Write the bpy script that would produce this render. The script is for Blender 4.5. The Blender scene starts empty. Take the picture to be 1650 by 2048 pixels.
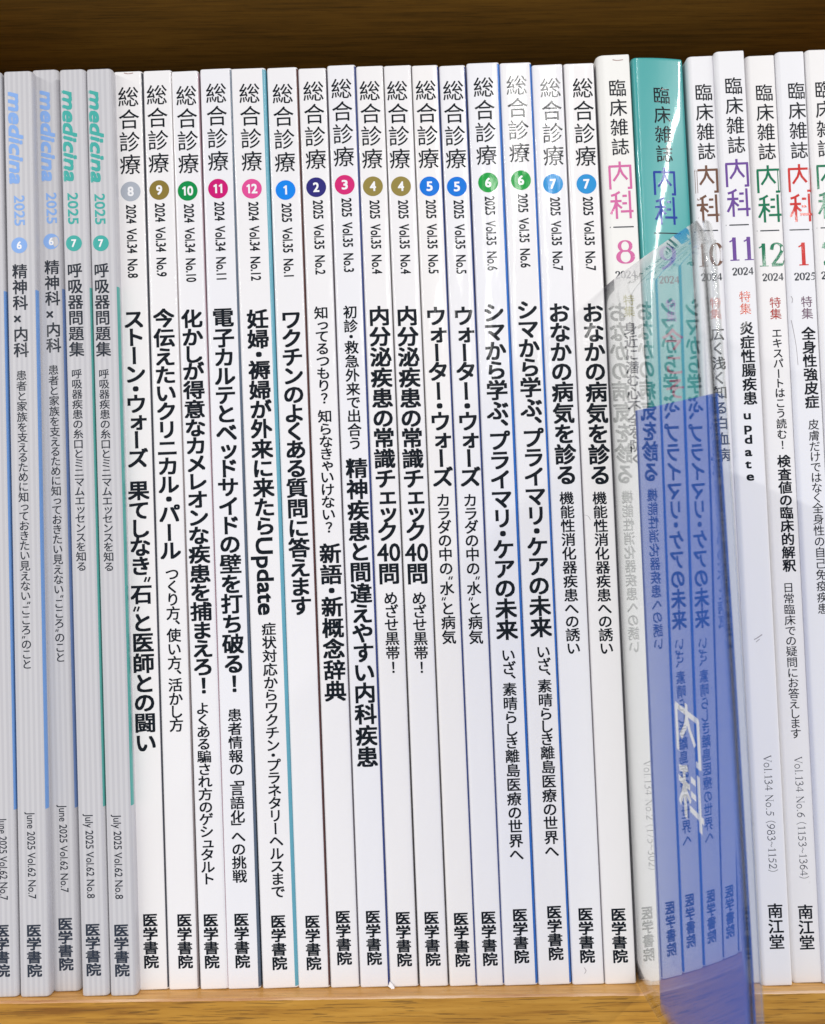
import bpy, bmesh, math, random
from mathutils import Vector, Matrix
random.seed(4)
S = bpy.context.scene
COL = S.collection
MM = .001

# ------------------------------------------------------------------ camera
CAM = Vector((-.00208, -.25094, .12191))
PITCH, YAW, ROLL = .0334665, .0037367, .0144014
F_PX, IMG_W, IMG_H = 1800., 1650., 2048.
RP = Matrix.Rotation(YAW, 3, 'Z') @ Matrix.Rotation(PITCH, 3, 'X') @ Matrix.Rotation(ROLL, 3, 'Y')   # x right, y forward, z up
cam_data = bpy.data.cameras.new('camera')
cam = bpy.data.objects.new('camera', cam_data); COL.objects.link(cam)
cam.matrix_world = Matrix.Translation(CAM) @ (RP @ Matrix.Rotation(math.pi/2, 3, 'X')).to_4x4()
cam_data.sensor_fit = 'VERTICAL'; cam_data.sensor_height = 24; cam_data.lens = 24*F_PX/IMG_H
cam_data.clip_start = .01; cam_data.clip_end = 50
cam_data.dof.use_dof = True; cam_data.dof.focus_distance = .252; cam_data.dof.aperture_fstop = 16
S.camera = cam
# ------------------------------------------------------------------ room light
world = bpy.data.worlds.new('World'); S.world = world; world.use_nodes = True
bg = world.node_tree.nodes['Background']
bg.inputs[0].default_value = (.97, .965, 1., 1); bg.inputs[1].default_value = .46
def tube(x, z, y0, y1, power, w=.1):          # ceiling light running away from the shelf
    l = bpy.data.lights.new('ceiling_tube', 'AREA'); l.shape = 'RECTANGLE'; l.size = w; l.size_y = abs(y1-y0)
    l.energy = power; l.color = (1., .985, .95)
    o = bpy.data.objects.new('ceiling_tube', l); COL.objects.link(o); o.location = (x, (y0+y1)/2, z)
tube(.34, 1.35, -1.2, -6., 46, .08)
tube(-2.6, 1.35, -.55, -6., 195)
tube(1.6, 1.35, -.55, -6., 98, .08)
S.view_settings.view_transform = 'Standard'; S.view_settings.look = 'None'
S.view_settings.exposure = 0.; S.view_settings.gamma = 1.
S.cycles.max_bounces = 10; S.cycles.transparent_max_bounces = 24; S.cycles.glossy_bounces = 5

# ------------------------------------------------------------------ helpers
def lin(c): return tuple((v/12.92 if v <= .04045 else ((v+.055)/1.055)**2.4) for v in [k/255 for k in c]) + (1.,)
def at(px, py, a=0.):                          # picture position -> point on the upright plane y = -a
    d = RP @ Vector((px-IMG_W/2, F_PX, IMG_H/2-py))
    t = (-a-CAM.y)/d.y
    return CAM + d*t
def link(name, me, mat, parent=None):
    o = bpy.data.objects.new(name, me); COL.objects.link(o)
    for m in (mat if isinstance(mat, (list, tuple)) else [mat]): me.materials.append(m)
    o.parent = parent
    return o
def mesh(name, vs, fs, smooth=False):
    me = bpy.data.meshes.new(name); me.from_pydata([tuple(v) for v in vs], [], fs)
    if smooth: me.polygons.foreach_set('use_smooth', [True]*len(me.polygons))
    me.update(); return me
def bm_obj(name, bm, mat, parent=None, smooth=False):
    me = bpy.data.meshes.new(name); bm.to_mesh(me); bm.free()
    if smooth: me.polygons.foreach_set('use_smooth', [True]*len(me.polygons))
    return link(name, me, mat, parent)
def tag(o, label=None, cat=None, group=None, kind=None):
    if label: o['label'] = label
    if cat: o['category'] = cat
    if group: o['group'] = group
    if kind: o['kind'] = kind
def box(bm, x0, x1, y0, y1, z0, z1, bevel=0, seg=2):
    r = bmesh.ops.create_cube(bm, size=1)
    for v in r['verts']:
        v.co = ((x0+x1)/2+v.co.x*(x1-x0), (y0+y1)/2+v.co.y*(y1-y0), (z0+z1)/2+v.co.z*(z1-z0))
    if bevel:
        es = list({e for v in r['verts'] for e in v.link_edges})
        bmesh.ops.bevel(bm, geom=es, offset=bevel, segments=seg, affect='EDGES', profile=.5)

# ------------------------------------------------------------------ materials
def mat(name): m = bpy.data.materials.new(name); m.use_nodes = True; return m, m.node_tree.nodes, m.node_tree.links, m.node_tree.nodes['Principled BSDF']
def node(N, t, **k):
    n = N.new(t)
    for a, b in k.items(): setattr(n, a, b)
    return n
def sheet_bump(N, L, p, strength=1.):
    """gentle waviness of laminated card, shared by a spine and the ink printed on it"""
    g = node(N, 'ShaderNodeNewGeometry')
    mp = node(N, 'ShaderNodeMapping'); mp.inputs['Scale'].default_value = (1, 1, .35); L.new(g.outputs['Position'], mp.inputs[0])
    n1 = node(N, 'ShaderNodeTexNoise'); n1.inputs['Scale'].default_value = 130; n1.inputs['Detail'].default_value = 2.5; L.new(mp.outputs[0], n1.inputs[0])
    b1 = node(N, 'ShaderNodeBump'); b1.inputs['Strength'].default_value = strength; b1.inputs['Distance'].default_value = .00022; L.new(n1.outputs[0], b1.inputs['Height'])
    n2 = node(N, 'ShaderNodeTexNoise'); n2.inputs['Scale'].default_value = 2600; n2.inputs['Detail'].default_value = 2; L.new(g.outputs['Position'], n2.inputs[0])
    b2 = node(N, 'ShaderNodeBump'); b2.inputs['Strength'].default_value = strength; b2.inputs['Distance'].default_value = .0000035; L.new(n2.outputs[0], b2.inputs['Height']); L.new(b1.outputs[0], b2.inputs['Normal'])
    L.new(b2.outputs[0], p.inputs['Normal']); L.new(b2.outputs[0], p.inputs['Coat Normal'])
    return g
def coated(name, rgb, rough=.35, coat=.5, coat_rough=.1, dirt=0., bump=1., spec=.5, vary=False):
    m, N, L, p = mat(name)
    c = lin(rgb)
    p.inputs['Base Color'].default_value = c; p.inputs['Roughness'].default_value = rough
    p.inputs['Coat Weight'].default_value = coat; p.inputs['Coat Roughness'].default_value = coat_rough
    p.inputs['Specular IOR Level'].default_value = spec
    g = sheet_bump(N, L, p, bump)
    if vary:                                   # every cover is a slightly different paper white
        oi = node(N, 'ShaderNodeObjectInfo'); vr = node(N, 'ShaderNodeMix', data_type='RGBA'); L.new(oi.outputs['Random'], vr.inputs['Factor'])
        vr.inputs['A'].default_value = (c[0], c[1]*.985, c[2]*.965, 1); vr.inputs['B'].default_value = (c[0]*.955, c[1]*.965, c[2], 1)
    if dirt:
        n = node(N, 'ShaderNodeTexNoise'); n.inputs['Scale'].default_value = 900; n.inputs['Detail'].default_value = 4; n.inputs['Roughness'].default_value = .7
        mp = node(N, 'ShaderNodeMapping'); mp.inputs['Scale'].default_value = (1, 1, .5); L.new(g.outputs['Position'], mp.inputs[0]); L.new(mp.outputs[0], n.inputs[0])
        r = node(N, 'ShaderNodeValToRGB'); r.color_ramp.elements[0].position = .68; r.color_ramp.elements[1].position = .8
        r.color_ramp.elements[0].color = (0, 0, 0, 1); r.color_ramp.elements[1].color = (1, 1, 1, 1); L.new(n.outputs[0], r.inputs[0])
        n2 = node(N, 'ShaderNodeTexNoise'); n2.inputs['Scale'].default_value = 45; n2.inputs['Detail'].default_value = 3; L.new(g.outputs['Position'], n2.inputs[0])
        r2 = node(N, 'ShaderNodeMapRange'); r2.inputs[1].default_value = .45; r2.inputs[2].default_value = .75; r2.inputs[4].default_value = dirt; L.new(n2.outputs[0], r2.inputs[0])
        mu = node(N, 'ShaderNodeMath', operation='MULTIPLY'); L.new(r.outputs[0], mu.inputs[0]); L.new(r2.outputs[0], mu.inputs[1])
        mx = node(N, 'ShaderNodeMix', data_type='RGBA'); mx.inputs['A'].default_value = c; mx.inputs['B'].default_value = lin((120, 112, 104))
        L.new(mu.outputs[0], mx.inputs['Factor'])
        if vary: L.new(vr.outputs['Result'], mx.inputs['A'])
        L.new(mx.outputs['Result'], p.inputs['Base Color'])
    return m
WHITE = coated('white_laminated_cover', (243, 242, 244), coat=.4, coat_rough=.075, dirt=.25, spec=.3, vary=True)
WHITE2 = coated('white_matt_cover', (240, 239, 240), rough=.5, coat=.12, coat_rough=.25, dirt=.5, bump=.7, vary=True)
GREYW = coated('worn_white_cover', (240, 239, 236), rough=.5, coat=.12, coat_rough=.25, dirt=1., bump=.8)
TEAL = coated('teal_glossy_cover', (52, 163, 162), rough=.3, coat=.7, coat_rough=.04, bump=.4)
INK = coated('dark_ink', (10, 20, 30), rough=.35, coat=.32, coat_rough=.075, spec=.08)
INK2 = coated('soft_dark_ink', (46, 52, 62), rough=.45, coat=.2, coat_rough=.15, spec=.08)
INKW = coated('white_ink', (245, 245, 248), rough=.35, coat=.5)
_c = {}
def ink(rgb, coat=.3):
    k = (rgb, coat)
    if k not in _c: _c[k] = coated('coloured_ink', rgb, rough=.35, coat=coat, coat_rough=.075 if coat > .2 else .25, spec=.1)
    return _c[k]
def striped():
    m, N, L, p = mat('grey_pinstriped_cover')
    sheet_bump(N, L, p, .7)
    t = node(N, 'ShaderNodeTexCoord'); s = node(N, 'ShaderNodeSeparateXYZ'); L.new(t.outputs['Object'], s.inputs[0])
    a = node(N, 'ShaderNodeMath', operation='MULTIPLY'); a.inputs[1].default_value = 2*math.pi/.00143; L.new(s.outputs[0], a.inputs[0])
    b = node(N, 'ShaderNodeMath', operation='SINE'); L.new(a.outputs[0], b.inputs[0])
    r = node(N, 'ShaderNodeMapRange'); r.inputs[1].default_value = -.25; r.inputs[2].default_value = .25; L.new(b.outputs[0], r.inputs[0])
    x = node(N, 'ShaderNodeMix', data_type='RGBA'); x.inputs['A'].default_value = lin((195, 194, 199)); x.inputs['B'].default_value = lin((205, 204, 208))
    L.new(r.outputs[0], x.inputs['Factor'])
    L.new(x.outputs['Result'], p.inputs['Base Color']); p.inputs['Roughness'].default_value = .5
    p.inputs['Coat Weight'].default_value = .15; p.inputs['Coat Roughness'].default_value = .25
    return m
STRIPE = striped()
def pages():
    m, N, L, p = mat('page_edges')
    t = node(N, 'ShaderNodeTexCoord'); mp = node(N, 'ShaderNodeMapping'); mp.inputs['Scale'].default_value = (9000, 60, 60); L.new(t.outputs['Object'], mp.inputs[0])
    n = node(N, 'ShaderNodeTexNoise'); n.inputs['Scale'].default_value = 1; L.new(mp.outputs[0], n.inputs[0])
    r = node(N, 'ShaderNodeValToRGB'); r.color_ramp.elements[0].color = lin((190, 186, 176)); r.color_ramp.elements[1].color = lin((238, 236, 230)); L.new(n.outputs[0], r.inputs[0])
    L.new(r.outputs[0], p.inputs['Base Color']); p.inputs['Roughness'].default_value = .8
    return m
PAGES = pages()
def wood(name, dark, mid, light, fine=1., rough=.42, streaks=True, spec=.5):
    m, N, L, p = mat(name)
    t = node(N, 'ShaderNodeNewGeometry')
    def tex(sx, sy, sz, scale, detail, rg=.5, dist=0.):
        mp = node(N, 'ShaderNodeMapping'); mp.inputs['Scale'].default_value = (sx, sy, sz); L.new(t.outputs['Position'], mp.inputs[0])
        n = node(N, 'ShaderNodeTexNoise'); n.inputs['Scale'].default_value = scale; n.inputs['Detail'].default_value = detail
        n.inputs['Roughness'].default_value = rg; n.inputs['Distortion'].default_value = dist; L.new(mp.outputs[0], n.inputs[0]); return n
    a = tex(.05, 1, 1, 640, 5, .6, .2)
    b = tex(.25, 1, 1, 60, 3)
    r = node(N, 'ShaderNodeValToRGB'); e = r.color_ramp.elements
    e[0].position = .36; e[0].color = lin(dark); e[1].position = .66; e[1].color = lin(light)
    k = r.color_ramp.elements.new(.5); k.color = lin(mid)
    ad = node(N, 'ShaderNodeMix', data_type='FLOAT'); ad.inputs[0].default_value = .35; L.new(a.outputs[0], ad.inputs[2]); L.new(b.outputs[0], ad.inputs[3])
    L.new(ad.outputs[0], r.inputs[0])
    out = r.outputs[0]
    if streaks:                                # pores: short dark dashes along the grain
        c = tex(.04, 1, 1, 2100, 2.5, .6)
        rr = node(N, 'ShaderNodeValToRGB'); rr.color_ramp.elements[0].position = .575; rr.color_ramp.elements[1].position = .62; L.new(c.outputs[0], rr.inputs[0])
        mx = node(N, 'ShaderNodeMix', data_type='RGBA'); mx.inputs['B'].default_value = lin(tuple(int(v*.55) for v in dark))
        f = node(N, 'ShaderNodeMath', operation='MULTIPLY'); f.inputs[1].default_value = .55*fine; L.new(rr.outputs[0], f.inputs[0])
        L.new(out, mx.inputs['A']); L.new(f.outputs[0], mx.inputs['Factor']); out = mx.outputs['Result']
    L.new(out, p.inputs['Base Color']); p.inputs['Roughness'].default_value = rough; p.inputs['Specular IOR Level'].default_value = spec
    bp = node(N, 'ShaderNodeBump'); bp.inputs['Distance'].default_value = .00006; bp.inputs['Strength'].default_value = .6
    L.new(a.outputs[0], bp.inputs['Height']); L.new(bp.outputs[0], p.inputs['Normal'])
    return m
WOOD = wood('oak_front', (134, 86, 20), (184, 132, 44), (202, 150, 60))
WOODTOP = wood('oak_top', (184, 128, 58), (208, 154, 82), (222, 174, 104), fine=.5)
WOODUP = wood('oak_upper_darkened', (106, 76, 28), (130, 92, 33), (148, 106, 38), fine=.6, rough=.8, spec=.15)  # oak darkened in its colour to deepen the shade under the upper shelf
BACK = wood('shade_darkened_back_board', (52, 42, 36), (64, 52, 44), (78, 64, 52), fine=.4)  # dark tint stands in for shade deep in the gap above the books
WORN = wood('worn_arris', (168, 112, 66), (206, 158, 112), (240, 210, 176), streaks=False)

# ------------------------------------------------------------------ lettering
_g = {}
def curve_mesh(body, offset=0.):
    cu = bpy.data.curves.new('lettering', 'FONT'); cu.body = body; cu.size = 1; cu.offset = offset; cu.resolution_u = 3
    ob = bpy.data.objects.new('lettering', cu); COL.objects.link(ob)
    bpy.context.view_layer.update()
    me = bpy.data.meshes.new_from_object(ob.evaluated_get(bpy.context.evaluated_depsgraph_get()))
    r = ([(v.co.x, v.co.y) for v in me.vertices], [tuple(p.vertices) for p in me.polygons])
    bpy.data.objects.remove(ob); bpy.data.curves.remove(cu); bpy.data.meshes.remove(me)
    return r
def glyph(ch, offset=0.):
    k = (ch, offset)
    if k not in _g: _g[k] = curve_mesh(ch, offset)
    return _g[k]
_d = {}
def thin(c):
    """crowded characters take less extra weight, as in a real bold cut"""
    if c not in _d:
        vs, fs = glyph(c); cnt = {}
        for f in fs:
            for a, b in zip(f, f[1:]+f[:1]): k = (min(a, b), max(a, b)); cnt[k] = cnt.get(k, 0)+1
        per = sum(math.dist(vs[a], vs[b]) for (a, b), n in cnt.items() if n == 1)
        _d[c] = (max(.45, min(1.08, 13./per)), max(.12, min(1., 10.5/per-.12)))
    return _d[c]
SMALL = 'ぁぃぅぇぉっゃゅょァィゥェォッャュョ'
TURN = 'ー「」（）～…'
def is_kana(c): return '\u3040' <= c <= '\u30ff'
def advance(c):
    if c in '、。': return .55
    if c == '・': return .56
    if c in '〝〟': return .42
    if c in '「」': return .5
    if c == ' ': return .35
    if c == '　': return .62
    if c in SMALL: return .84
    if c in 'くしト': return .88
    if is_kana(c): return .95
    return 1.03
class Ink:
    """flat shapes in (across, up) units, gathered before they are laid on a surface"""
    def __init__(s): s.v = []; s.f = []; s.n = 0
    def add(s, vs, fs):
        b = len(s.v); lay = s.n*1.6e-6; s.n = (s.n+1) % 9
        s.v += [(x, y, lay) for x, y in vs]; s.f += [tuple(i+b for i in f) for f in fs]
    def bold(s, vs, fs, o):
        if not isinstance(o, tuple) and o <= 0: s.add(vs, fs); return
        ox, oy = (o, o) if not isinstance(o, tuple) else o
        for dx, dy in ((-.75, -.7), (.75, -.7), (-.75, .7), (.75, .7), (0, 0)): s.add([(x+dx*ox, y+dy*oy) for x, y in vs], fs)
    def stroke(s, pts, w, nib=None, cap=True):
        """ribbon along pts; with nib=thin the pen is wide on upright runs, thin on level ones"""
        P = [Vector(p) for p in pts]; L_, R_ = [], []
        if len(P) == 2: P = [P[0].lerp(P[1], k/8) for k in range(9)]
        for i, p in enumerate(P):
            d = (P[min(i+1, len(P)-1)]-P[max(i-1, 0)])
            if d.length == 0: d = Vector((1, 0))
            d.normalize(); n = Vector((-d.y, d.x))
            ww = w if nib is None else nib+(w-nib)*abs(d.y)**1.4
            L_.append(p+n*ww/2); R_.append(p-n*ww/2)
        vs = [tuple(v) for v in L_+R_]; k = len(P)
        s.add(vs, [(i, i+1, k+i+1, k+i) for i in range(k-1)])
def vertical(I, text, x, z0, z1, em, bold=0., offset=0.):
    """upright text set downwards from z0 to z1, centred on x"""
    tot = sum(advance(c) for c in text)-.09
    pitch = (z0-z1)/tot; ez = min(em, pitch*1.03)
    z = z0+.045*pitch
    for c in text:
        a = advance(c); zc = z-a*pitch/2; z -= a*pitch
        if c in ' 　': continue
        if c in '〝〟':
            sx = x+(.26 if c == '〝' else -.26)*em
            for k in (-.07, .09):
                I.stroke([(sx+k*em-.04*em, zc-.10*em), (sx+k*em+.05*em, zc+.12*em)], .085*em)
            continue
        vs, fs = glyph(c, offset)
        dx = dy = 0
        if c in SMALL: dx, dy = .07, .05
        if c in '、。': dx, dy = .58, .42
        # the fall-back face is drawn on a 1 x 1 em with its middle at (.5, .36)
        q = [(vx-.5+dx, vy-.36+dy) for vx, vy in vs]
        if c in '！？!?':
            mx = (min(v[0] for v in q)+max(v[0] for v in q))/2; q = [(v[0]-mx, v[1]) for v in q]
        if c in TURN: q = [(vy, -vx) for vx, vy in q]
        if c == 'ー': q = [(-vx, vy) for vx, vy in q]
        I.bold([(x+vx*em, zc+vy*ez) for vx, vy in q], fs, (bold*em*thin(c)[0], bold*em*thin(c)[1]) if bold else 0)
def sideways(I, text, x, z0, z1, cap, bold=0., shear=0., spacing=None):
    """Latin line turned a quarter to the right, running down from z0 to z1, capitals cap tall"""
    vs, fs = glyph(text)
    x0 = min(v[0] for v in vs); x1 = max(v[0] for v in vs)
    k = (z0-z1)/(x1-x0); c = cap/.69
    I.bold([(x+(vy-.345)*c, z0-((vx-x0)+shear*vy)*k) for vx, vy in vs], fs, bold*c)
def level(I, text, x, zc, w, h, bold=0.):
    vs, fs = glyph(text)
    x0 = min(v[0] for v in vs); x1 = max(v[0] for v in vs); y0 = min(v[1] for v in vs); y1 = max(v[1] for v in vs)
    I.bold([(x+((vx-x0)/(x1-x0)-.5)*w, zc+((vy-y0)/(y1-y0)-.5)*h) for vx, vy in vs], fs, bold*h)
def spline(p, n=7):
    P = [Vector(a) for a in p]; o = []
    for i in range(len(P)-1):
        a = P[max(i-1, 0)]; b = P[i]; c = P[i+1]; d = P[min(i+2, len(P)-1)]
        for k in range(n):
            t = k/n; o.append(tuple(.5*((2*b)+(c-a)*t+(2*a-5*b+4*c-d)*t*t+(3*b-a-3*c+d)*t**3)))
    o.append(tuple(P[-1])); return o
def oval(cx, cy, rx, ry, n=28): return [(cx+rx*math.cos(2*math.pi*i/n), cy+ry*math.sin(2*math.pi*i/n)) for i in range(n+1)]
# old-style serif characters in a box .5 wide and .7 tall
def serif_char(c):
    """list of (points, width, nib)"""
    T, K = .02, .075
    R = []
    if c == '0': R.append((oval(.25, .35, .18, .33), K, T))
    elif c == '1': R += [([(.26, .01), (.26, .69)], K, None), ([(.12, .56), (.2, .6), (.27, .685)], .03, None), ([(.12, .012), (.40, .012)], .022, None)]
    elif c == '2': R += [(spline([(.07, .49), (.12, .63), (.25, .68), (.38, .6), (.39, .46), (.29, .29), (.08, .04)]), K, .03), ([(.06, .035), (.40, .035)], .07, None), ([(.40, .02), (.45, .16)], .022, None)]
    elif c == '3': R += [(spline([(.08, .57), (.16, .66), (.26, .68), (.36, .6), (.33, .46), (.2, .38)]), K, T), (spline([(.2, .38), (.36, .34), (.41, .2), (.32, .05), (.18, .01), (.06, .05)]), K, T)]
    elif c == '4': R += [([(.34, .0), (.34, .68)], .065, None), ([(.34, .67), (.03, .21)], .03, None), ([(.02, .2), (.47, .2)], .05, None)]
    elif c == '5': R += [([(.17, .64), (.43, .64)], .07, None), ([(.18, .66), (.1, .38)], .028, None), (spline([(.1, .39), (.22, .42), (.36, .33), (.38, .18), (.28, .05), (.15, .01), (.05, .04)]), K, T)]
    elif c == '6': R += [(oval(.25, .22, .17, .2), K, T), (spline([(.08, .24), (.12, .42), (.24, .58), (.42, .68)]), K, .03)]
    elif c == '7': R += [([(.05, .64), (.44, .64)], .07, None), ([(.43, .66), (.17, .0)], .045, None)]
    elif c == '8': R += [(oval(.25, .52, .14, .16), .06, T), (oval(.25, .19, .18, .19), K, T)]
    elif c == '9': R += [(oval(.25, .47, .17, .2), K, T), (spline([(.42, .45), (.38, .27), (.26, .11), (.08, .0)]), K, .03)]
    elif c == 'V': R += [([(.02, .69), (.27, .0)], .08, None), ([(.27, .0), (.5, .69)], .03, None), ([(-.04, .69), (.15, .69)], .022, None), ([(.4, .69), (.58, .69)], .022, None)]
    elif c == 'N': R += [([(.08, .0), (.08, .69)], .03, None), ([(.06, .69), (.5, .0)], .08, None), ([(.5, .0), (.5, .69)], .03, None), ([(0, .01), (.17, .01)], .022, None), ([(.41, .69), (.58, .69)], .022, None)]
    elif c == 'o': R.append((oval(.25, .22, .17, .22), .065, T))
    elif c == 'l': R += [([(.14, .0), (.14, .72)], .065, None), ([(.04, .01), (.24, .01)], .022, None)]
    elif c == '.': R.append(([(.06, .04), (.14, .04)], .08, None))
    elif c == '(': R.append((spline([(.2, .78), (.08, .5), (.08, .2), (.2, -.1)]), .05, .02))
    elif c == ')': R.append((spline([(.05, .78), (.17, .5), (.17, .2), (.05, -.1)]), .05, .02))
    elif c == '~': R.append((spline([(.04, .3), (.14, .38), (.26, .32), (.38, .26), (.48, .34)]), .045, None))
    return R
SADV = {'.': .24, '(': .28, ')': .28, ' ': .34, 'l': .28, 'N': .6, 'V': .54, '1': .44}
def serif_run(text):
    x = 0; out = []
    for c in text:
        for p, w, nb in serif_char(c): out.append(([(a+x, b) for a, b in p], w, nb))
        x += SADV.get(c, .5)
    return out, x
def serif_level(I, text, x, zc, w, h, heavy=1.):
    out, adv = serif_run(text)
    xs = [a for p, _, _ in out for a, b in p]; x0, x1 = min(xs), max(xs)
    sx = w/(x1-x0) if x1-x0 > .3 else h/.7; sy = h/.7
    for p, wd, nb in out:
        I.stroke([(x+(a-(x0+x1)/2)*sx, zc+(b-.35)*sy) for a, b in p], wd*sx*heavy, None if nb is None else nb*sx*heavy)
def serif_side(I, text, x, z0, z1, cap):
    out, adv = serif_run(text); xs = [a for p, _, _ in out for a, b in p]; x0, x1 = min(xs), max(xs); k = (z0-z1)/(x1-x0); c = cap/.7
    for p, wd, nb in out:
        I.stroke([(x+(b-.35)*c, z0-(a-x0)*k) for a, b in p], wd*c*.9 if nb is None else wd*c*.8)
NAI = [[(.05, .0), (.05, .83)], [(.015, .83), (.985, .83)], [(.95, .86), (.95, .0)], [(.98, .03), (.80, .03)], [(.5, 1.), (.5, .74)], [(.5, .76), (.42, .55), (.2, .3)], [(.5, .76), (.6, .55), (.8, .34)]]
KA = [[(.06, .84), (.24, .88), (.44, .97)], [(.02, .64), (.5, .64)], [(.27, .9), (.27, .0)], [(.27, .62), (.18, .42), (.02, .18)], [(.27, .6), (.34, .5), (.5, .38)],
      [(.55, .82), (.74, .82)], [(.53, .55), (.73, .55)], [(.45, .26), (1., .26)], [(.86, 1.), (.86, .0)]]
def logo(I, x, z0, z1, w, th=.1):
    h = (z0-z1)/2.07
    for zs, G in ((z0-h, NAI), (z1, KA)):
        for p in G: I.stroke([(x+(a-.5)*w, zs+b*h) for a, b in p], th*w)
def disc(I, x, z, r, n=40):
    I.add([(x+r*math.cos(2*math.pi*i/n), z+r*math.sin(2*math.pi*i/n)) for i in range(n)], [tuple(range(n))])

# ------------------------------------------------------------------ a journal
ALL = []
class Book:
    def __init__(s, label, left_bottom, left_top, width, a, height, cover, group, rl=.9*MM, rr=.9*MM, curl=0., depth=.182):
        pb = at(*left_bottom, a); pt = at(*left_top, a)
        pb_x = pb.x-(pt.x-pb.x)/(pt.z-pb.z)*(pb.z)      # down to the shelf
        s.lean = math.atan2(pt.x-pb_x, pt.z)
        s.a = a; s.w = width; s.h = height; s.rl = rl; s.rr = rr
        s.root = bpy.data.objects.new('journal', None); COL.objects.link(s.root)
        s.root.empty_display_size = .01
        s.root.location = (pb_x, -a, .00005 if s.lean <= 0 else .00005+width*math.sin(s.lean)); s.root.rotation_euler = (0, s.lean, 0)
        tag(s.root, label, 'journal', group)
        s.M = (Matrix.Translation(s.root.location) @ Matrix.Rotation(s.lean, 4, 'Y')).inverted()
        s.k = random.uniform(-.012, .012) if not curl else 0.; s.curl = curl
        s.make_cover(cover, depth); ALL.append(s)
    def base(s, x): return s.k*x+(.02*x+x*x/(2*s.curl) if s.curl else 0.)
    def surf(s, x, z=0.):
        """depth (local y) of the spine surface"""
        y = s.base(x)
        if x < s.rl: t = max(0., 1-x/s.rl); y += s.rl*(1-math.sqrt(max(0, 1-t*t)))
        if x > s.w-s.rr: t = min(1., 1-(s.w-x)/s.rr); y += s.rr*(1-math.sqrt(max(0, 1-t*t)))
        return y
    def profile(s, off=0.):
        """outline of the wrap in plan from the left board's fore edge round the spine to the right board's"""
        P = [(0, .182), (0, .12), (0, .05), (0, .015)]
        for k in range(7): t = k/6*math.pi/2; P.append((s.rl*(1-math.cos(t)), s.rl*(1-math.sin(t))))
        n = 14 if s.curl else 5
        for k in range(1, n): x = s.rl+(s.w-s.rl-s.rr)*k/n; P.append((x, 0))
        for k in range(7): t = (1-k/6)*math.pi/2; P.append((s.w-s.rr*(1-math.cos(t)), s.rr*(1-math.sin(t))))
        P += [(s.w, .015), (s.w, .05), (s.w, .12), (s.w, .182)]
        P = [(x, y+s.base(x) if y < .01 else y) for x, y in P]
        if off:
            Q = []
            for i, (x, y) in enumerate(P):
                a = Vector(P[max(i-1, 0)]); b = Vector(P[min(i+1, len(P)-1)]); d = (b-a).normalized(); n_ = Vector((-d.y, d.x)); Q.append((x+n_.x*off, y+n_.y*off))
            P = Q
        return P
    def make_cover(s, m, depth):
        O, I_ = s.profile(0), s.profile(.28*MM); n = len(O)
        # a soft turn at head and tail, so the cut edges are not knife sharp
        zs = [(0, .12), (.25*MM, .02), (.8*MM, 0)]+[(s.h*k/10, 0) for k in range(1, 10)]+[(s.h-.8*MM, 0), (s.h-.25*MM, .02), (s.h, .12)]
        vs = []; fs = []
        for z, q in zs:
            for (x, y), (xi, yi) in zip(O, I_): vs.append((x+(xi-x)*q*4*.5, y+(yi-y)*q*4*.5, z))
        for z, q in zs:
            for (x, y), (xi, yi) in zip(O, I_): vs.append((xi, yi, z))
        k = len(zs); B = k*n
        for j in range(k-1):
            for i in range(n-1):
                fs.append((j*n+i, j*n+i+1, (j+1)*n+i+1, (j+1)*n+i)); fs.append((B+j*n+i, B+(j+1)*n+i, B+(j+1)*n+i+1, B+j*n+i+1))
        for i in range(n-1):
            fs.append((i, B+i, B+i+1, i+1)); t = (k-1)*n; fs.append((t+i, t+i+1, B+t+i+1, B+t+i))
        for i in (0, n-1):
            for j in range(k-1): fs.append((j*n+i, (j+1)*n+i, B+(j+1)*n+i, B+j*n+i))
        me = mesh('cover', vs, fs, True); bm = bmesh.new(); bm.from_mesh(me); bmesh.ops.recalc_face_normals(bm, faces=bm.faces); bm.to_mesh(me); bm.free()
        s.cover = link('cover', me, m, s.root)
        bm = bmesh.new(); box(bm, .35*MM, s.w-.35*MM, 1.6*MM+s.base(s.w), .1805, .3*MM, s.h-.3*MM)
        bm_obj('page_block', bm, PAGES, s.root)
    def loc(s, px, py):
        v = s.M @ at(px, py, s.a); return v.x, v.z
    def lay(s, name, I, m, parent=None, lift=.03*MM):
        vs = [(x, s.surf(x, z)-lift-l, z) for x, z, l in I.v]
        return link(name, mesh(name, vs, I.f), m, parent or s.root)
    def put(s, name, text, px, y0, y1, w, m=None, bold=0., offset=0.):
        I = Ink(); x, z0 = s.loc(px, y0); _, z1 = s.loc(px, y1)
        vertical(I, text, x, z0, z1, w*PX/.9, bold, offset); return s.lay(name, I, m or INK)
    def side(s, name, text, px, y0, y1, cap, m=None, bold=0., shear=0.):
        I = Ink(); x, z0 = s.loc(px, y0); _, z1 = s.loc(px, y1)
        sideways(I, text, x, z0, z1, cap*PX, bold, shear); return s.lay(name, I, m or INK)
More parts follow.
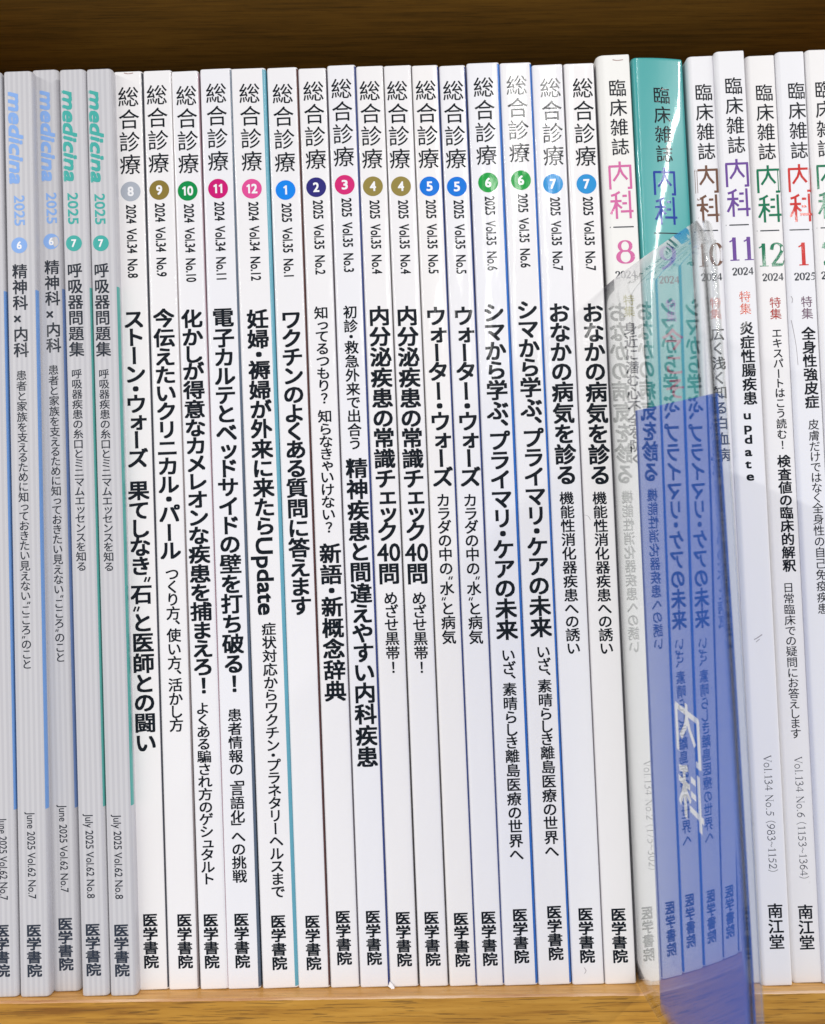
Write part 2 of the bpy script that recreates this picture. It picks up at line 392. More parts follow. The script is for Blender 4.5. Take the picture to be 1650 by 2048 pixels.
    def badge(s, px, py, r, rgb, num, nh=.62):
        x, z = s.loc(px, py); I = Ink(); disc(I, x, z, r*PX); d = s.lay('month_disc', I, ink(rgb, .1 if r < 18 else .3))
        I = Ink(); h = r*PX*2*.46; w = h*(.6 if len(num) == 1 else 1.25)
        if num == '1': w = h*.36
        if num == '11': w = h*.95
        if num[0] == '1':
            xc = x if len(num) == 1 else x-h*.36
            for cx in ([xc] if num != '11' else [x-h*.28, x+h*.30]):
                I.stroke([(cx+.06*h, z-.5*h), (cx+.06*h, z+.5*h)], .2*h); I.stroke([(cx-.2*h, z+.24*h), (cx+.1*h, z+.44*h)], .17*h)
            if num in ('10', '12'): level(I, num[1], x+h*.28, z, h*.58, h, .05)
        else: level(I, num, x, z, w, h, .05)
        s.lay('month_numeral', I, INKW, d, .05*MM)
    def band(s, w, rgb, z0=0., z1=None, side=5*MM, deep=.17):
        """front-cover colour that wraps round onto the right margin of the spine"""
        z1 = s.h-.4*MM if z1 is None else z1; z0 = max(z0, .4*MM)
        n = 8; P = [(s.w-w+(w-s.rr)*k/3, s.surf(s.w-w+(w-s.rr)*k/3)-.02*MM) for k in range(3)] if w > s.rr else []
        t0 = 0 if w > s.rr else math.acos(1-(s.rr-w)/s.rr) if w < s.rr else 0
        a0 = math.pi/2 if w >= s.rr else math.asin(max(0, min(1, 1-0)))*0+math.acos(1-w/s.rr)
        r = s.rr+.02*MM
        for k in range(7):
            t = a0*(1-k/6); P.append((s.w-s.rr+r*math.cos(t), s.base(s.w)+s.rr-r*math.sin(t)))
        P.append((s.w+.02*MM, side)); P.append((s.w+.02*MM, deep))
        vs = [(x, y, z) for z in (z0, z1) for x, y in P]; n = len(P)
        me = mesh('cover_band', vs, [(i, i+1, n+i+1, n+i) for i in range(n-1)], True)
        return link('cover_band', me, coated('band_print', rgb, .4, .3, .12), s.root)
PX = .2509/1800                                   # one photograph pixel on the plane of the spines, in metres

# ------------------------------------------------------------------ the bookcase
XL, XR = -.1385, .1405
case = bpy.data.objects.new('bookcase', None); COL.objects.link(case); case.location = (0, 0, -.03)
tag(case, 'golden oak bookcase whose open shelf carries the row of journals', 'bookcase')
case_in = Matrix.Translation((0, 0, .03))
def part(name, mat_, *b, bevel=0., seg=2):
    bm = bmesh.new(); box(bm, *b, bevel=bevel, seg=seg); bmesh.ops.transform(bm, matrix=case_in, verts=bm.verts)
    return bm_obj(name, bm, mat_, case)
def worn_board():
    """shelf board: top, a chipped nosing and the front face, swept along x with a slightly ragged arris"""
    nx = 260; prof = []
    vs, fs = [], []
    for i in range(nx+1):
        x = XL+(XR-XL)*i/nx
        j = (random.random()-.5)*.12*MM+.06*MM*math.sin(i*.37)+.05*MM*math.sin(i*.11+2)
        row = [(.2, 0), (.02, 0), (-.0042, 0), (-.0046, -.02*MM+j*.2), (-.0049, -.1*MM+j*.5), (-.00515, -.25*MM+j*.5), (-.00528, -.45*MM+j*.6), (-.0053, -1.4*MM), (-.0053, -.024), (.2, -.024)]
        for y, z in row: vs.append((x, y, z+.03))
    n = 10
    for i in range(nx):
        for k in range(n):
            fs.append((i*n+k, i*n+(k+1) % n, (i+1)*n+(k+1) % n, (i+1)*n+k))
    fs.append(tuple(range(n))); fs.append(tuple(nx*n+k for k in reversed(range(n))))
    me = mesh('shelf_board', vs, fs)
    o = link('shelf_board', me, [WOODTOP, WOOD, WORN], case)
    for p in me.polygons:
        c = p.center; z = c.z-.03
        if p.normal.z > .9 or c.y > .01 and z > -.001: p.material_index = 0
        if c.y < -.003 and z < -.0006: p.material_index = 1
        elif c.y < -.0044: p.material_index = 2
        elif z < -.02: p.material_index = 1
    bm = bmesh.new(); bm.from_mesh(me); bmesh.ops.recalc_face_normals(bm, faces=bm.faces); bm.to_mesh(me); bm.free()
worn_board()
UP = .2775
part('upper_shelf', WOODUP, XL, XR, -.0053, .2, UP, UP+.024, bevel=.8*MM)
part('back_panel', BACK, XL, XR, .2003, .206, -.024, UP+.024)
part('unseen_upright', WOOD, XL-.02, XL-.0002, -.0053, .206, -.10, UP+.10, bevel=.8*MM)  # unseen; pulled in close to the row to stop light leaking in
part('unseen_upright', WOOD, XR+.0002, XR+.02, -.0053, .206, -.10, UP+.10, bevel=.8*MM)  # unseen right-hand side, likewise set close to block stray light

# ------------------------------------------------------------------ grey striped journals (far left)
G1 = 'grey striped journals at the left end of the row'
BLUE, TEALI = (140, 178, 236), (74, 176, 168)
def striped_journal(label, rb, rt, w, a, h, col, num, logo_, year, disc_, title, sub, issue, pub, ttext, stext, itext, bandcol):
    wp = w/PX
    b = Book(label, (rb-wp*1.045*(251/(251-a*1000)) , 1980), (rt-wp*.99*(251/(251-a*1000)), 140), w, a, h, STRIPE, G1, rl=1.3*MM, rr=1.3*MM)
    I = None
    if logo_: b.side('series_logo', 'medicina', logo_[0], logo_[1], logo_[2], 27, ink(col, .1), bold=.05, shear=.22)
    if year: b.side('year_text', '2025', year[0], year[1], year[2], 20, ink(col, .1), bold=.024)
    if disc_: b.badge(disc_[0], disc_[1], 16, col, num)
    if title: b.put('title_text', ttext, title[0], title[1], title[2], 28, INK2, bold=.022)
    if sub: b.put('subtitle_text', stext, sub[0], sub[1], sub[2], 19.5, INK2, bold=.012)
    b.side('issue_text', itext, issue[0], issue[1], issue[2], 15, INK2, bold=.008)
    b.put('publisher_name', '医学書院', pub[0], pub[1], pub[2], 27, INK2 if 0 else ink((48, 56, 70)), bold=.036)
    b.band(.4*MM, bandcol, b.loc(40, 1620)[1], b.loc(40, 580)[1], 1.5*MM, 1.9*MM)
    return b
T6, S6 = '精神科×内科', '患者と家族を支えるために知っておきたい見えない〝こころ〟のこと'
T7, S7 = '呼吸器問題集', '呼吸器疾患の糸口とミニマムエッセンスを知る'
striped_journal('grey striped journal cut off by the left edge of the picture', 38, 1, .0083, .003, .2555, BLUE, '6', None, None, None, None, None, (5, 1636, 1800), (3, 1850, 1954), T6, S6, 'June 2025 Vol.62 No.7', (112, 158, 220))
striped_journal('grey striped journal with light blue disc 6, the wider left one of the pair', 101.5, 64.5, .0083, .003, .2555, BLUE, '6', (30.5, 184.6, 366), (38.5, 391.5, 451), (38.6, 490.6), (39.3, 529, 715), (42.7, 741.5, 1338), (61.5, 1624, 1797.6), (67.3, 1849.5, 1953.8), T6, S6, 'June 2025 Vol.62 No.7', (112, 158, 220))
striped_journal('grey striped journal with light blue disc 6, raised a little higher off the shelf edge', 162, 116, .0076, .0002, .2573, BLUE, '6', (94, 182, 360.7), (102.6, 386, 447), (102.6, 483), (103.6, 521, 705.6), (106.7, 730.6, 1324.4), (125.5, 1609.5, 1784.6), (130, 1836, 1941), T6, S6, 'June 2025 Vol.62 No.7', (120, 150, 205))
striped_journal('grey striped journal with teal disc 7, left one of the pair', 219, 170, .0074, .003, .2558, TEALI, '7', (137.5, 181, 361), (145.3, 386, 448), (147.7, 486.5), (149, 527, 713.5), (153, 738.8, 1142), (177.8, 1627.7, 1796.5), (184.6, 1848, 1952), T7, S7, 'July 2025 Vol.62 No.8', (84, 170, 162))
striped_journal('grey striped journal with teal disc 7, touching the first white journal', 275.5, 224, .0074, .003, .2558, TEALI, '7', (191, 181, 363), (199.3, 388, 448.5), (201.7, 486.5), (202.4, 527, 713.5), (207.5, 738.8, 1142.5), (234.2, 1629, 1798), (241.7, 1849, 1953), T7, S7, 'July 2025 Vol.62 No.8', (84, 170, 162))

# ------------------------------------------------------------------ white journals with coloured number discs
G2 = 'white journals with coloured number discs'
A, B_, = 40, 27
def journal(label, lb, lt, w, ty, by, num, rgb, lg, dc, iss, texts, pub, band=None, a=.0, vol='35', year='2025', no=None):
    h = .257
    z_top = at(lt+20, ty).z; h = (z_top)/math.cos(.0248)-.0001
    b = Book(label, (lb, by), (lt, ty), w*MM, a, h, WHITE, G2)
    b.put('series_logo', '総合診療', lg[0], lg[1], lg[2], 39.5, INK, bold=.005)
    b.badge(dc[0], dc[1], 20.2, rgb, num)
    b.side('issue_text', '%s  Vol.%s  No.%s' % (year, vol, no or num), iss[0], iss[1], iss[2], 19.5, INK, bold=.02)
    for t, px, y0, y1, big in texts:
        nm = 'title_text' if big else 'subtitle_text'
        if 'Update' in t:
            b.put(nm, '妊婦・褥婦が外来に来たら', px, y0, 1070, A, bold=.036)
            b.side('title_latin', 'Update', px+13.5, 1076, 1229, 32, INK, bold=.035)
        elif '40問' in t:
            b.put(nm, '内分泌疾患の常識チェック', px, y0, 1082, A, bold=.036)
            I = Ink(); x, z = b.loc(px+20.5-1, 1105); level(I, '40', x, z, 45*PX, 35*PX, .03); b.lay('title_digits', I, INK)
            I = Ink(); _, z0 = b.loc(px, 1128); _, z1 = b.loc(px, 1169); x, _ = b.loc(px, 613.7); vertical(I, '問', x, z0, z1, A*PX/.9, .036); b.lay('title_text', I, INK)
        else: b.put(nm, t, px, y0, y1, A if big else 26.5, bold=.035 if big else .022)
    b.put('publisher_name', '医学書院', pub[0], pub[1], pub[2], 27.5, bold=.036)
    if band: b.band(*band)
    return b
GREY = (64, 66, 76)
journal('white journal with grey disc 8, beside the grey striped journals', 277, 226, 8.25, 143.6, 1976, '8', (176, 182, 193), (256, 173.7, 350.4), (261.2, 382.9), (262, 410, 555.6),
        [('ストーン・ウォーズ　果てしなき〝石〟と医師との闘い', 267, 622, 1504.6, 1)], (299.6, 1828, 1936.7), (.35*MM, GREY), vol='34', year='2024')
journal('white journal with olive brown disc 9', 337, 285, 8.3, 142, 1980.5, '9', (139, 120, 53), (313, 170, 347.7), (318.6, 380.2), (319.7, 407, 553),
        [('今伝えたいクリニカル・パール', 327, 619, 1119, 1), ('つくり方、使い方、活かし方', 344, 1136.4, 1464, 0)], (368, 1828, 1936.7), (.3*MM, (150, 140, 140)), vol='34', year='2024')
journal('white journal with green disc 10', 400, 341, 7.85, 143, 1979, '10', (0, 142, 72), (372, 171.6, 348.7), (375.4, 381.9), (377.8, 408.5, 564),
        [('化かしが得意なカメレオンな疾患を捕まえろ！', 383, 620.5, 1390.7, 1), ('よくある騙され方のゲシュタルト', 405, 1406, 1768.5, 0)], (420.6, 1828, 1936.7), (.2*MM, (180, 150, 160)), vol='34', year='2024')
journal('white journal with magenta disc 11 and a slate edge strip', 455, 399, 9.15, 138.5, 1979, '11', (205, 16, 116), (431.6, 166.8, 343.6), (436.2, 377.4), (438.6, 404, 559),
        [('電子カルテとベッドサイドの壁を打ち破る！', 445.5, 617, 1388, 1), ('患者情報の「言語化」への挑戦', 469, 1418, 1765.8, 0)], (482, 1827, 1936), (.62*MM, (86, 102, 122)), vol='34', year='2024')
journal('white journal with pink disc 12 and a light teal edge strip', 525, 460.5, 9.95, 137.5, 1982, '12', (226, 78, 152), (498, 166.8, 343.6), (503.6, 377.4), (506.7, 404, 561),
        [('Update', 514.5, 620.5, 0, 1), ('症状対応からワクチン・プラネタリーヘルスまで', 537, 1246, 1796, 0)], (555.6, 1830.7, 1940), (.95*MM, (98, 170, 190)), vol='34', year='2024')
journal('white journal with bright blue disc 1', 596.4, 533, 8.75, 136, 1979, '1', (10, 134, 238), (564.6, 167.5, 346), (571.1, 380.2), (573, 407, 553),
        [('ワクチンのよくある質問に答えます', 581.7, 623, 1230, 1)], (624, 1831, 1940), (.4*MM, (92, 52, 48)))
journal('white journal with dark indigo disc 2', 661, 595.4, 8.1, 137, 1975, '2', (44, 40, 122), (626, 162.4, 340), (632.3, 374.4), (635.7, 400.7, 548.7),
        [('知ってるつもり？ 知らなきゃいけない？', 642, 613.7, 1068, 0), ('新語・新概念辞典', 660, 1088.5, 1402.7, 1)], (685, 1822, 1930), (.3*MM, (110, 104, 112)))
journal('white journal with magenta disc 3 and a navy edge', 720.5, 653.5, 8.15, 131, 1977, '3', (214, 40, 118), (682, 157.3, 335), (689.4, 369.6), (692.8, 396.6, 544),
        [('初診・救急外来で出合う', 700, 612, 899, 0), ('精神疾患と間違えやすい内科疾患', 712.6, 918, 1535, 1)], (745, 1821.5, 1930), (.5*MM, (40, 62, 128)))
four = journal('white journal with olive disc 4, the left one with a torn bottom corner', 780, 711, 7.95, 132.7, 1978, '4', (150, 134, 68), (738.6, 161.7, 339), (745.8, 372.6), (749, 400.7, 547.7),
        [('40問', 757.8, 613.7, 0, 1), ('めざせ黒帯！', 781, 1185, 1348.4, 0)], (805, 1824, 1933), (.3*MM, (96, 92, 92)))
journal('white journal with olive disc 4, the right one with an unharmed corner', 839.5, 766.7, 8.0, 131.6, 1975, '4', (150, 134, 68), (793.5, 161.7, 339), (801.9, 372.6), (806, 400.7, 547.7),
        [('40問', 813.5, 613.7, 0, 1), ('めざせ黒帯！', 837.4, 1185, 1348.4, 0)], (862, 1823.5, 1932), (.3*MM, (96, 92, 92)))
journal('white journal with blue disc 5, left one of the pair', 899, 822.7, 7.6, 131, 1974, '5', (0, 118, 222), (850.6, 160.7, 338.5), (859, 372.6), (861.4, 400, 547),
        [('ウォーター・ウォーズ', 871, 615.4, 973, 1), ('カラダの中の〝水〟と病気', 886, 988.7, 1288.5, 0)], (921, 1825.6, 1933.6), (.42*MM, (34, 62, 132)))
journal('white journal with blue disc 5, right one of the pair', 954, 877.8, 7.5, 131.6, 1973, '5', (0, 118, 222), (905.5, 161.4, 339), (913.7, 373.3), (917, 400.7, 547.7),
        [('ウォーター・ウォーズ', 926.3, 615.4, 973, 1), ('カラダの中の〝水〟と病気', 940, 988.7, 1288.5, 0)], (976, 1823, 1931.6), (.42*MM, (34, 62, 132)))
journal('white journal with green disc 6, left one, its edge bright blue', 1008, 932.5, 9.35, 126.5, 1972, '6', (0, 160, 62), (966.5, 154.5, 332), (976.2, 365.1), (979.3, 393, 541),
        [('シマから学ぶ、プライマリ・ケアの未来', 986.8, 608.5, 1280.7, 1), ('いざ、素晴らしき離島医療の世界へ', 1016, 1298.8, 1722, 0)], (1039, 1818, 1926.5), (.7*MM, (0, 104, 196)))
journal('white journal with green disc 6, right one, its edge bright blue', 1077, 998.8, 9.1, 126, 1967.5, '6', (0, 160, 62), (1032.3, 150.4, 326.5), (1041.9, 360.3), (1045.3, 388, 535),
        [('シマから学ぶ、プライマリ・ケアの未来', 1053.8, 602.7, 1275.5, 1), ('いざ、素晴らしき離島医療の世界へ', 1086, 1292, 1715.5, 0)], (1107.5, 1812, 1920.7), (.6*MM, (0, 104, 196)))
journal('white journal with sky blue disc 7, left one of the pair', 1145, 1063, 8.9, 130, 1966, '7', (38, 148, 216), (1100, 156, 333), (1106, 367.9), (1109.8, 395, 541),
        [('おなかの病気を診る', 1117.3, 608.5, 968.9, 1), ('機能性消化器疾患への誘い', 1132.7, 984, 1309, 0)], (1170, 1816, 1925.8), (.3*MM, (120, 116, 126)))
journal('white journal with sky blue disc 7, right one next to the clear divider', 1210, 1127, 8.75, 127.5, 1966.8, '7', (38, 148, 216), (1164.4, 156, 334), (1173, 367.9), (1175.5, 394, 541),
        [('おなかの病気を診る', 1184.7, 608.5, 968.9, 1), ('機能性消化器疾患への誘い', 1198.7, 984, 1309, 0)], (1236, 1817, 1925.8), (.3*MM, (110, 108, 116)))
# torn lower left corner of the first journal 4
fl = [(.0, -.0002, .0016), (.0006, -.0004, .0012), (.0013, -.0007, .0002), (.0009, -.0012, -.0009), (.0003, -.0008, .0001), (-.0005, -.0003, .0004)]
bm = bmesh.new(); vv = [bm.verts.new(p) for p in fl]; ww = [bm.verts.new((p[0], p[1]+.00012, p[2])) for p in fl]
bm.faces.new(vv); bm.faces.new(list(reversed(ww)))
for i in range(6): bm.faces.new((vv[i], ww[i], ww[(i+1) % 6], vv[(i+1) % 6]))
bmesh.ops.recalc_face_normals(bm, faces=bm.faces); bm_obj('torn_corner', bm, WHITE, four.root)

# ------------------------------------------------------------------ journals with coloured two-character titles (right)
G3 = 'journals with large coloured two-character titles'
def naika(label, lt, w, a, h, cover, rgb, num, x0, series, lg, line, nm, yr, sp, sprgb, more, issue, pub, year='2024', rl=1.2*MM, rr=.6*MM, curl=0., darkink=None):
    b = Book(label, (lt+94, 1967), (lt, 116), w*MM, a, h, cover, G3, rl=rl, rr=rr, curl=curl)
    di = darkink or INK
    b.put('series_text', '臨床雑誌', series[0], series[1], series[2], 33.5, di, bold=.007)
    I = Ink(); x, z0 = b.loc(lg[0], lg[1]); _, z1 = b.loc(lg[0], lg[2]); logo(I, x-.00015, z0, z1, 46.5*PX); b.lay('title_logo', I, ink(rgb))
    I = Ink(); xa, za = b.loc(line[0], line[2]); xb, zb = b.loc(line[1], line[2]-1.5); xb = min(xb, b.w-.0001)
    I.stroke([(xa+(xb-xa)*k/6, za+(zb-za)*k/6) for k in range(7)], 2.4*PX); b.lay('rule_line', I, INK2)
    I = Ink(); x, z = b.loc(nm[0], (nm[1]+nm[2])/2); serif_level(I, num, x, z, nm[3]*PX, (nm[2]-nm[1])*PX, 1.5); b.lay('month_numeral', I, ink(rgb))
    I = Ink(); x, z = b.loc(yr[0], yr[1]); serif_level(I, year, x, z, 41*PX, 15*PX, 1.9); b.lay('year_text', I, INK2)
    b.put('feature_mark', '特集', sp[0], sp[1], sp[2], 21.5, ink(sprgb), bold=.006)
    for k in more:
        t, px, y0, y1, wd, bd = k[:6]
        b.put('title_text' if bd > .01 else 'subtitle_text', t, px, y0, y1, wd, k[6] if len(k) > 6 else INK, bold=bd)
    if issue:
        I = Ink(); x, z0 = b.loc(issue[1], issue[2]); _, z1 = b.loc(issue[1], issue[3]); serif_side(I, issue[0], x, z0, z1, 15*PX); b.lay('issue_text', I, INK2)
    if pub: b.put('publisher_name', '南江堂', pub[0], pub[1], pub[2], 28, INK, bold=.024)
    return b
PINK = (216, 112, 168); RED = (196, 74, 52)
naika('white journal with pink title and 8, its spine worn behind the clear plastic', 1193, 9.3, .001, .2585, GREYW, PINK, '8', 0, (1233.6, 159, 312.8), (1240, 323, 437.6), (1220, 1276, 454.7), (1250.7, 480, 526.5, 29), (1252, 549), (1257, 590, 634), (170, 165, 90),
      [('身近に潜む心不全を防ぐ', 1260, 645, 930, 25, .026)], ('Vol.134 No.2 (175~302)', 1294.4, 1520.6, 1739), None, rl=2.0*MM)
naika('thick teal journal with blue title and a bright streak down its spine', 1263, 15.1, .0008, .2578, TEAL, (30, 62, 158), '9', 0, (1323.3, 171, 324.8), (1330, 333, 448), (1309, 1365, 465.6), (1337, 489, 537, 27), (1340, 558), (1342.6, 598, 643), (110, 90, 160),
      [('今こそ知る', 1346, 655, 900, 42, .02, ink((140, 92, 112)))], ('Vol.134 No.3 (303~600)', 1392, 1520, 1745), (1400, 1808, 1898), rl=1.4*MM, rr=.9*MM, curl=.062)
naika('white journal with brown title and 10, half behind the plastic tip', 1375, 7.3, .0005, .2580, WHITE2, (116, 82, 66), '10', 0, (1406, 167.5, 322), (1413, 330.6, 445), (1391, 1445, 462), (1421, 485.5, 533, 46), (1423.5, 554), (1430, 596, 639), RED,
      [('広く浅く知る白血病', 1434, 654, 925, 25, .026)], None, None)
naika('white journal with purple title and 11', 1430, 8.25, .002, .2585, WHITE2, (112, 76, 156), '11', 0, (1465.6, 154.5, 309.4), (1473.5, 318, 433.5), (1452, 1507, 450.6), (1483, 473.5, 521, 47), (1486, 542.5), (1489, 582.6, 629.5), (204, 78, 52),
      [('炎症性腸疾患', 1492.5, 644, 810, 26, .03), ('update', 1502, 818, 963, 30, .03)], ('Vol.134 No.5 (983~1152)', 1534.4, 1510.4, 1743), (1549.5, 1807.8, 1898.4))
naika('white journal with green title and 12', 1491.5, 8.1, .0006, .2578, WHITE2, (0, 118, 82), '12', 0, (1527, 168.5, 322.4), (1536, 330.6, 445), (1514, 1567, 462), (1543, 485.5, 532.6, 49), (1546, 554), (1549.7, 595, 639), (176, 50, 42),
      [('エキスパートはこう読む！', 1553, 657.4, 900.5, 19, .018), ('検査値の臨床的解釈', 1567, 910.8, 1144, 24.5, .03), ('日常臨床での疑問にお答えします', 1576, 1165.5, 1477, 20.5, .006)], ('Vol.134 No.6 (1153~1364)', 1596, 1513, 1756.5), (1610, 1810, 1899.5))
naika('white journal with red title and 1', 1553, 7.85, .0016, .2583, WHITE2, (206, 46, 42), '1', 0, (1591.7, 164, 319.7), (1599, 328, 443.4), (1579, 1625, 460), (1607, 484, 530.6, 18), (1610, 552.5), (1613, 593, 638), (122, 98, 116),
      [('全身性強皮症', 1616.5, 654.7, 816.8, 26, .03), ('皮膚だけではなく全身性の自己免疫疾患', 1626.8, 839, 1228.7, 20.5, .006)], None, (1672, 1810, 1899), year='2025')
naika('white journal with green title cut off by the right edge of the picture', 1612.5, 8.1, .002, .2585, WHITE2, (0, 118, 82), '2', 0, (1646, 162, 316), (1656, 322, 437.6), (1634, 1688, 456), (1660, 482, 529, 26), (1664, 550), (1668, 590, 634), (160, 80, 60),
      [], None, None, year='2025')

# ------------------------------------------------------------------ small marks of handling
SMUDGE = ink((168, 164, 168), .1); NICK = ink((176, 150, 146), .1)
def marks(b, m, *runs):
    I = Ink()
    for w, pts in runs:
        q = [b.loc(*p) for p in pts]; I.stroke(spline(q, 5), w*PX, nib=w*PX*.4)
    b.lay('scuff_mark', I, m)
for b in ALL:
    if 'purple title' in b.root['label']: marks(b, SMUDGE, (3, [(1508, 1279), (1514, 1276), (1524, 1269)]), (2, [(1512, 1284), (1519, 1278)]), (1.5, [(1508, 1648), (1509, 1650)]))
    if 'red title' in b.root['label']: marks(b, SMUDGE, (1.2, [(1582, 592), (1585, 598), (1584, 606)]), (1, [(1583, 640), (1592, 690), (1596, 730)]))
    if 'pink title' in b.root['label']: marks(b, NICK, (4, [(1225, 119.5), (1234, 121), (1246, 119.5)]))
    if 'grey disc 8' in b.root['label']: marks(b, NICK, (4, [(248, 146), (256, 147.5), (266, 146)]))
    if 'dark indigo' in b.root['label']: marks(b, SMUDGE, (1.5, [(625, 1550), (626, 1553)]), (1, [(638, 1640), (640, 1646)]))
    if 'next to the clear' in b.root['label']: marks(b, SMUDGE, (1, [(1168, 1030), (1176, 1032), (1181, 1040)]))
    if 'sky blue disc 7, left' in b.root['label']: marks(b, SMUDGE, (1.2, [(1168, 1935), (1172, 1941), (1169, 1947)]))
# ------------------------------------------------------------------ clear plastic divider with a blue card
def clear_plastic():
    m, N, L, p = mat('clear_plastic'); N.remove(p); out = N['Material Output']
    g = node(N, 'ShaderNodeNewGeometry')
    nz = node(N, 'ShaderNodeTexNoise'); nz.inputs['Scale'].default_value = 22; nz.inputs['Detail'].default_value = 0.; L.new(g.outputs['Position'], nz.inputs[0])
    bp = node(N, 'ShaderNodeBump'); bp.inputs['Distance'].default_value = .0003; bp.inputs['Strength'].default_value = .3; L.new(nz.outputs[0], bp.inputs['Height'])
    dt = node(N, 'ShaderNodeVectorMath', operation='DOT_PRODUCT'); L.new(bp.outputs[0], dt.inputs[0]); L.new(g.outputs['Incoming'], dt.inputs[1])
    ab = node(N, 'ShaderNodeMath', operation='ABSOLUTE'); L.new(dt.outputs['Value'], ab.inputs[0])
    om = node(N, 'ShaderNodeMath', operation='SUBTRACT', use_clamp=True); om.inputs[0].default_value = 1; L.new(ab.outputs[0], om.inputs[1])
    pw = node(N, 'ShaderNodeMath', operation='POWER'); pw.inputs[1].default_value = 3.8; L.new(om.outputs[0], pw.inputs[0])
    mr = node(N, 'ShaderNodeMapRange'); mr.inputs[3].default_value = .04; mr.inputs[4].default_value = 1.; L.new(pw.outputs[0], mr.inputs[0])
    tr = node(N, 'ShaderNodeBsdfTransparent'); tr.inputs[0].default_value = (.988, .994, .993, 1)
    df = node(N, 'ShaderNodeBsdfDiffuse'); df.inputs[0].default_value = (.75, .8, .8, 1)
    m0 = node(N, 'ShaderNodeMixShader'); m0.inputs[0].default_value = .025; L.new(tr.outputs[0], m0.inputs[1]); L.new(df.outputs[0], m0.inputs[2])
    gl = node(N, 'ShaderNodeBsdfGlossy'); gl.inputs['Roughness'].default_value = .0; L.new(bp.outputs[0], gl.inputs['Normal'])
    mx = node(N, 'ShaderNodeMixShader'); L.new(mr.outputs[0], mx.inputs[0]); L.new(m0.outputs[0], mx.inputs[1]); L.new(gl.outputs[0], mx.inputs[2])
    L.new(mx.outputs[0], out.inputs['Surface'])
    return m
PLASTIC = clear_plastic()
CARD = coated('blue_card', (4, 100, 216), rough=.5, coat=0, coat_rough=.2, bump=.1, spec=.2)
hb = at(1274.5, 1966.5)
LEAN = -.0248
div = bpy.data.objects.new('divider', None); COL.objects.link(div)
div.location = (hb.x, 0, .0004); div.rotation_euler = (0, LEAN, 0); div.empty_display_size = .01
tag(div, 'clear bent plastic shelf divider holding a blue card, jutting out between the journals', 'divider')
LEN = .0700                                        # how far the sheet stands out in front of the spines
HT = .1895
def bend(t, z):
    """plan position of the outer sheet, t metres out of the row, at height z"""
    amp = .0074-.0018*(max(z, 0)/.18)**2                             # sideways travel of the free edge: more at the foot
    t_ = max(0., t)/LEN
    x = amp*(t_**(1.8-.4*max(z, 0)/.18)); return x, -t
def pocket_point(t, z, off=0.):
    e = .0005; x0, y0 = bend(t-e, z); x1, y1 = bend(t+e, z); d = Vector((x1-x0, y1-y0)).normalized(); n = Vector((-d.y, d.x))   # n points to the right (+x)
    x, y = bend(t, z); return x+n.x*off, y+n.y*off
def top_z(t):
    """the head of the sheet, dropping a little outwards, with a rounded outer corner"""
    z = .1925-.0055*(max(t, 0)/LEN); r = .0045
    if t > LEN-r: q = (t-(LEN-r))/r; z -= r*(1-math.sqrt(max(0, 1-q*q)))*.9
    return z
def sheet(name, t0, t1, off0, off1, thick, ztop, zbot, m, parent, nt=40, nz=26, fold=False):
    """curved strip from t0 to t1; off0/off1: distance to the right of the outer sheet at both ends"""
    path = []
    for i in range(nt+1):
        t = t0+(t1-t0)*i/nt; f = max(0, t)/LEN; path.append((t, off0+(off1-off0)*f))
    vs, fs = [], []
    for s_ in (0, thick):
        for i, (t, o) in enumerate(path):
            zt = ztop(t) if callable(ztop) else ztop; zb = zbot(t) if callable(zbot) else zbot
            for j in range(nz+1):
                z = zb+(zt-zb)*j/nz; x, y = pocket_point(t, z, o+s_); vs.append((x, y, z))
    n = nz+1; B = (nt+1)*n
    for i in range(nt):
        for j in range(nz):
            a = i*n+j; fs.append((a, a+n, a+n+1, a+1)); fs.append((B+a, B+a+1, B+a+n+1, B+a+n))
    for i in range(nt):
        a = i*n; fs.append((a, B+a, B+a+n, a+n)); a = i*n+nz; fs.append((a, a+n, B+a+n, B+a))
    for j in range(nz):
        a = j; fs.append((a, a+1, B+a+1, B+a)); a = nt*n+j; fs.append((a, B+a, B+a+1, a+1))
    me = mesh(name, vs, fs, False); bm = bmesh.new(); bm.from_mesh(me); bmesh.ops.recalc_face_normals(bm, faces=bm.faces)
    bm.faces.ensure_lookup_table()
    for i, f in enumerate(bm.faces): f.smooth = i < 2*nt*nz
    bm.to_mesh(me); bm.free()
    o = link(name, me, m, parent)
    return o
G = .0015                                          # gap between both walls at the fold
sheet('front_sheet', -.09, LEN, 0, 0, .00012, top_z, 0., PLASTIC, div)
sheet('return_flap', LEN-.0045, LEN, G, G, .00012, top_z, 0., PLASTIC, div, nt=10)
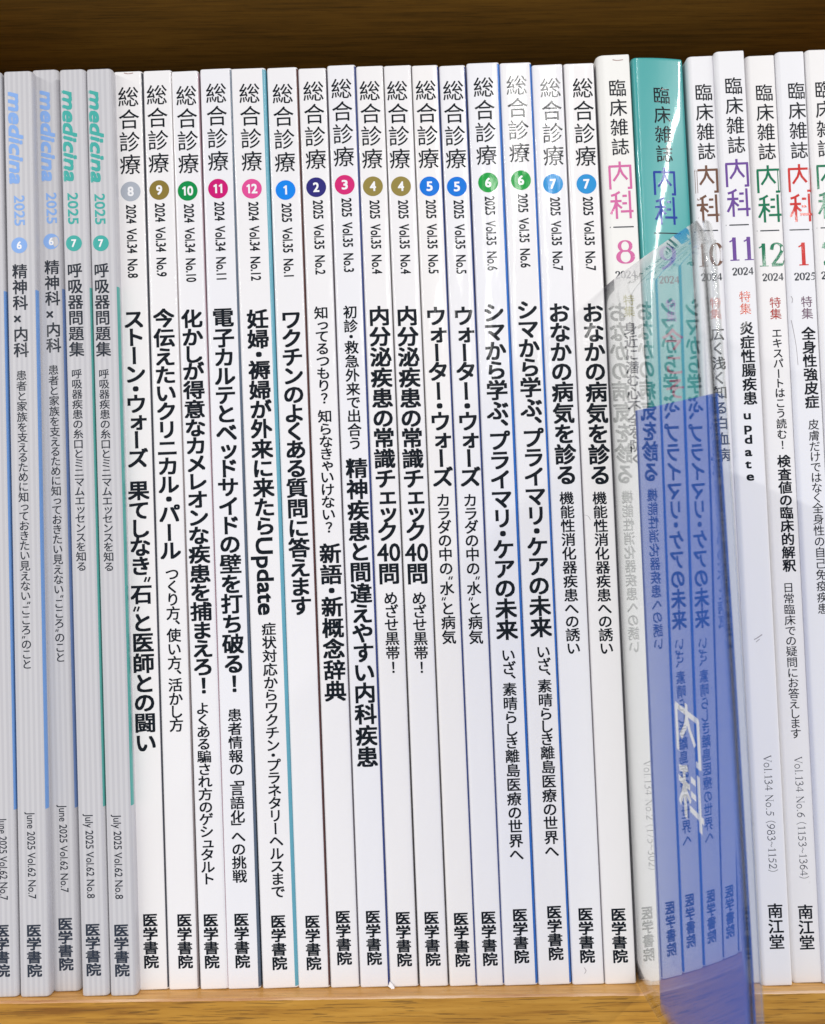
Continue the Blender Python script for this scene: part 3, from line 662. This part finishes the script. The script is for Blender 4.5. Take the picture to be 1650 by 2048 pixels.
def fold():
    """the round fold that joins both walls along the free edge"""
    vs, fs = [], []; nz = 40; na = 12; r1 = G/2+.00015; zt = .1925-.0055-.0054
    for j in range(nz+1):
        z = zt*j/nz
        e = .0005; a = Vector(bend(LEN-e, z)); b = Vector(bend(LEN, z)); d = (b-a).normalized(); n = Vector((-d.y, d.x)); c = b+n*(r1)
        for rr in (r1, r1-.00012):
            for k in range(na+1):
                t = math.pi*k/na; p = c-n*math.cos(t)*rr+d*math.sin(t)*rr*1.1; vs.append((p.x, p.y, z))
    m = 2*(na+1)
    for j in range(nz):
        for k in range(na):
            a = j*m+k; fs.append((a, a+1, a+m+1, a+m)); a += na+1; fs.append((a, a+m, a+m+1, a+1))
    for j in (0, nz):
        for k in range(na): a = j*m+k; fs.append((a, a+na+1, a+na+2, a+1))
    me = mesh('fold', vs, fs, True); bm = bmesh.new(); bm.from_mesh(me); bmesh.ops.recalc_face_normals(bm, faces=bm.faces); bm.to_mesh(me); bm.free()
    return link('fold', me, PLASTIC, div)
fold()
def card():
    C0, C1 = (.0220, .1542), (.0200, .0012)        # rear edge, head and foot: (t, z)
    D0, D1 = (LEN-.0012, .1508), (LEN-.0010, .0012)
    nt, nz = 34, 30; vs, fs = [], []
    for s_ in (0, .0002):
        for i in range(nt+1):
            for j in range(nz+1):
                u, v = i/nt, j/nz
                t = (C1[0]+(C0[0]-C1[0])*v)*(1-u)+(D1[0]+(D0[0]-D1[0])*v)*u
                z = (C1[1]+(C0[1]-C1[1])*v)*(1-u)+(D1[1]+(D0[1]-D1[1])*v)*u
                o = .00022+.0003*(t/LEN); x, y = pocket_point(t, z, o+s_); vs.append((x, y, z))
    n = nz+1; B = (nt+1)*n
    for i in range(nt):
        for j in range(nz):
            a = i*n+j; fs.append((a, a+n, a+n+1, a+1)); fs.append((B+a, B+a+1, B+a+n+1, B+a+n))
    for i in range(nt):
        a = i*n; fs.append((a, B+a, B+a+n, a+n)); a = i*n+nz; fs.append((a, a+n, B+a+n, B+a))
    for j in range(nz):
        a = j; fs.append((a, a+1, B+a+1, B+a)); a = nt*n+j; fs.append((a, B+a, B+a+1, a+1))
    me = mesh('card', vs, fs); bm = bmesh.new(); bm.from_mesh(me); bmesh.ops.recalc_face_normals(bm, faces=bm.faces)
    for i, f in enumerate(bm.faces): f.smooth = i < 2*nt*nz
    bm.to_mesh(me); bm.free()
    o = link('card', me, CARD, div)
    I = Ink()
    for G_, zb in ((NAI, .0715), (KA, .0570)):
        for p in G_:
            q = []
            for k in range(len(p)-1):
                for s_ in range(5): q.append((p[k][0]+(p[k+1][0]-p[k][0])*s_/5, p[k][1]+(p[k+1][1]-p[k][1])*s_/5))
            q.append(p[-1]); I.stroke([((a-.5)*.0125, b*.0125) for a, b in q], .0014)
        I.v = [(x if abs(x) > 1 else x+10, z if abs(x) > 1 else z+zb, l) for x, z, l in I.v]
    vs = []
    for x, z, l in I.v:
        t = .0455+(x-10); z -= .16*(x-10); off = .00022+.0003*(t/LEN); px_, py_ = pocket_point(t, z, off-.00005-l); vs.append((px_, py_, z))
    link('card_lettering', mesh('card_lettering', vs, I.f), coated('card_print', (250, 250, 254), .5, 0, .2, spec=.1), o)
card()
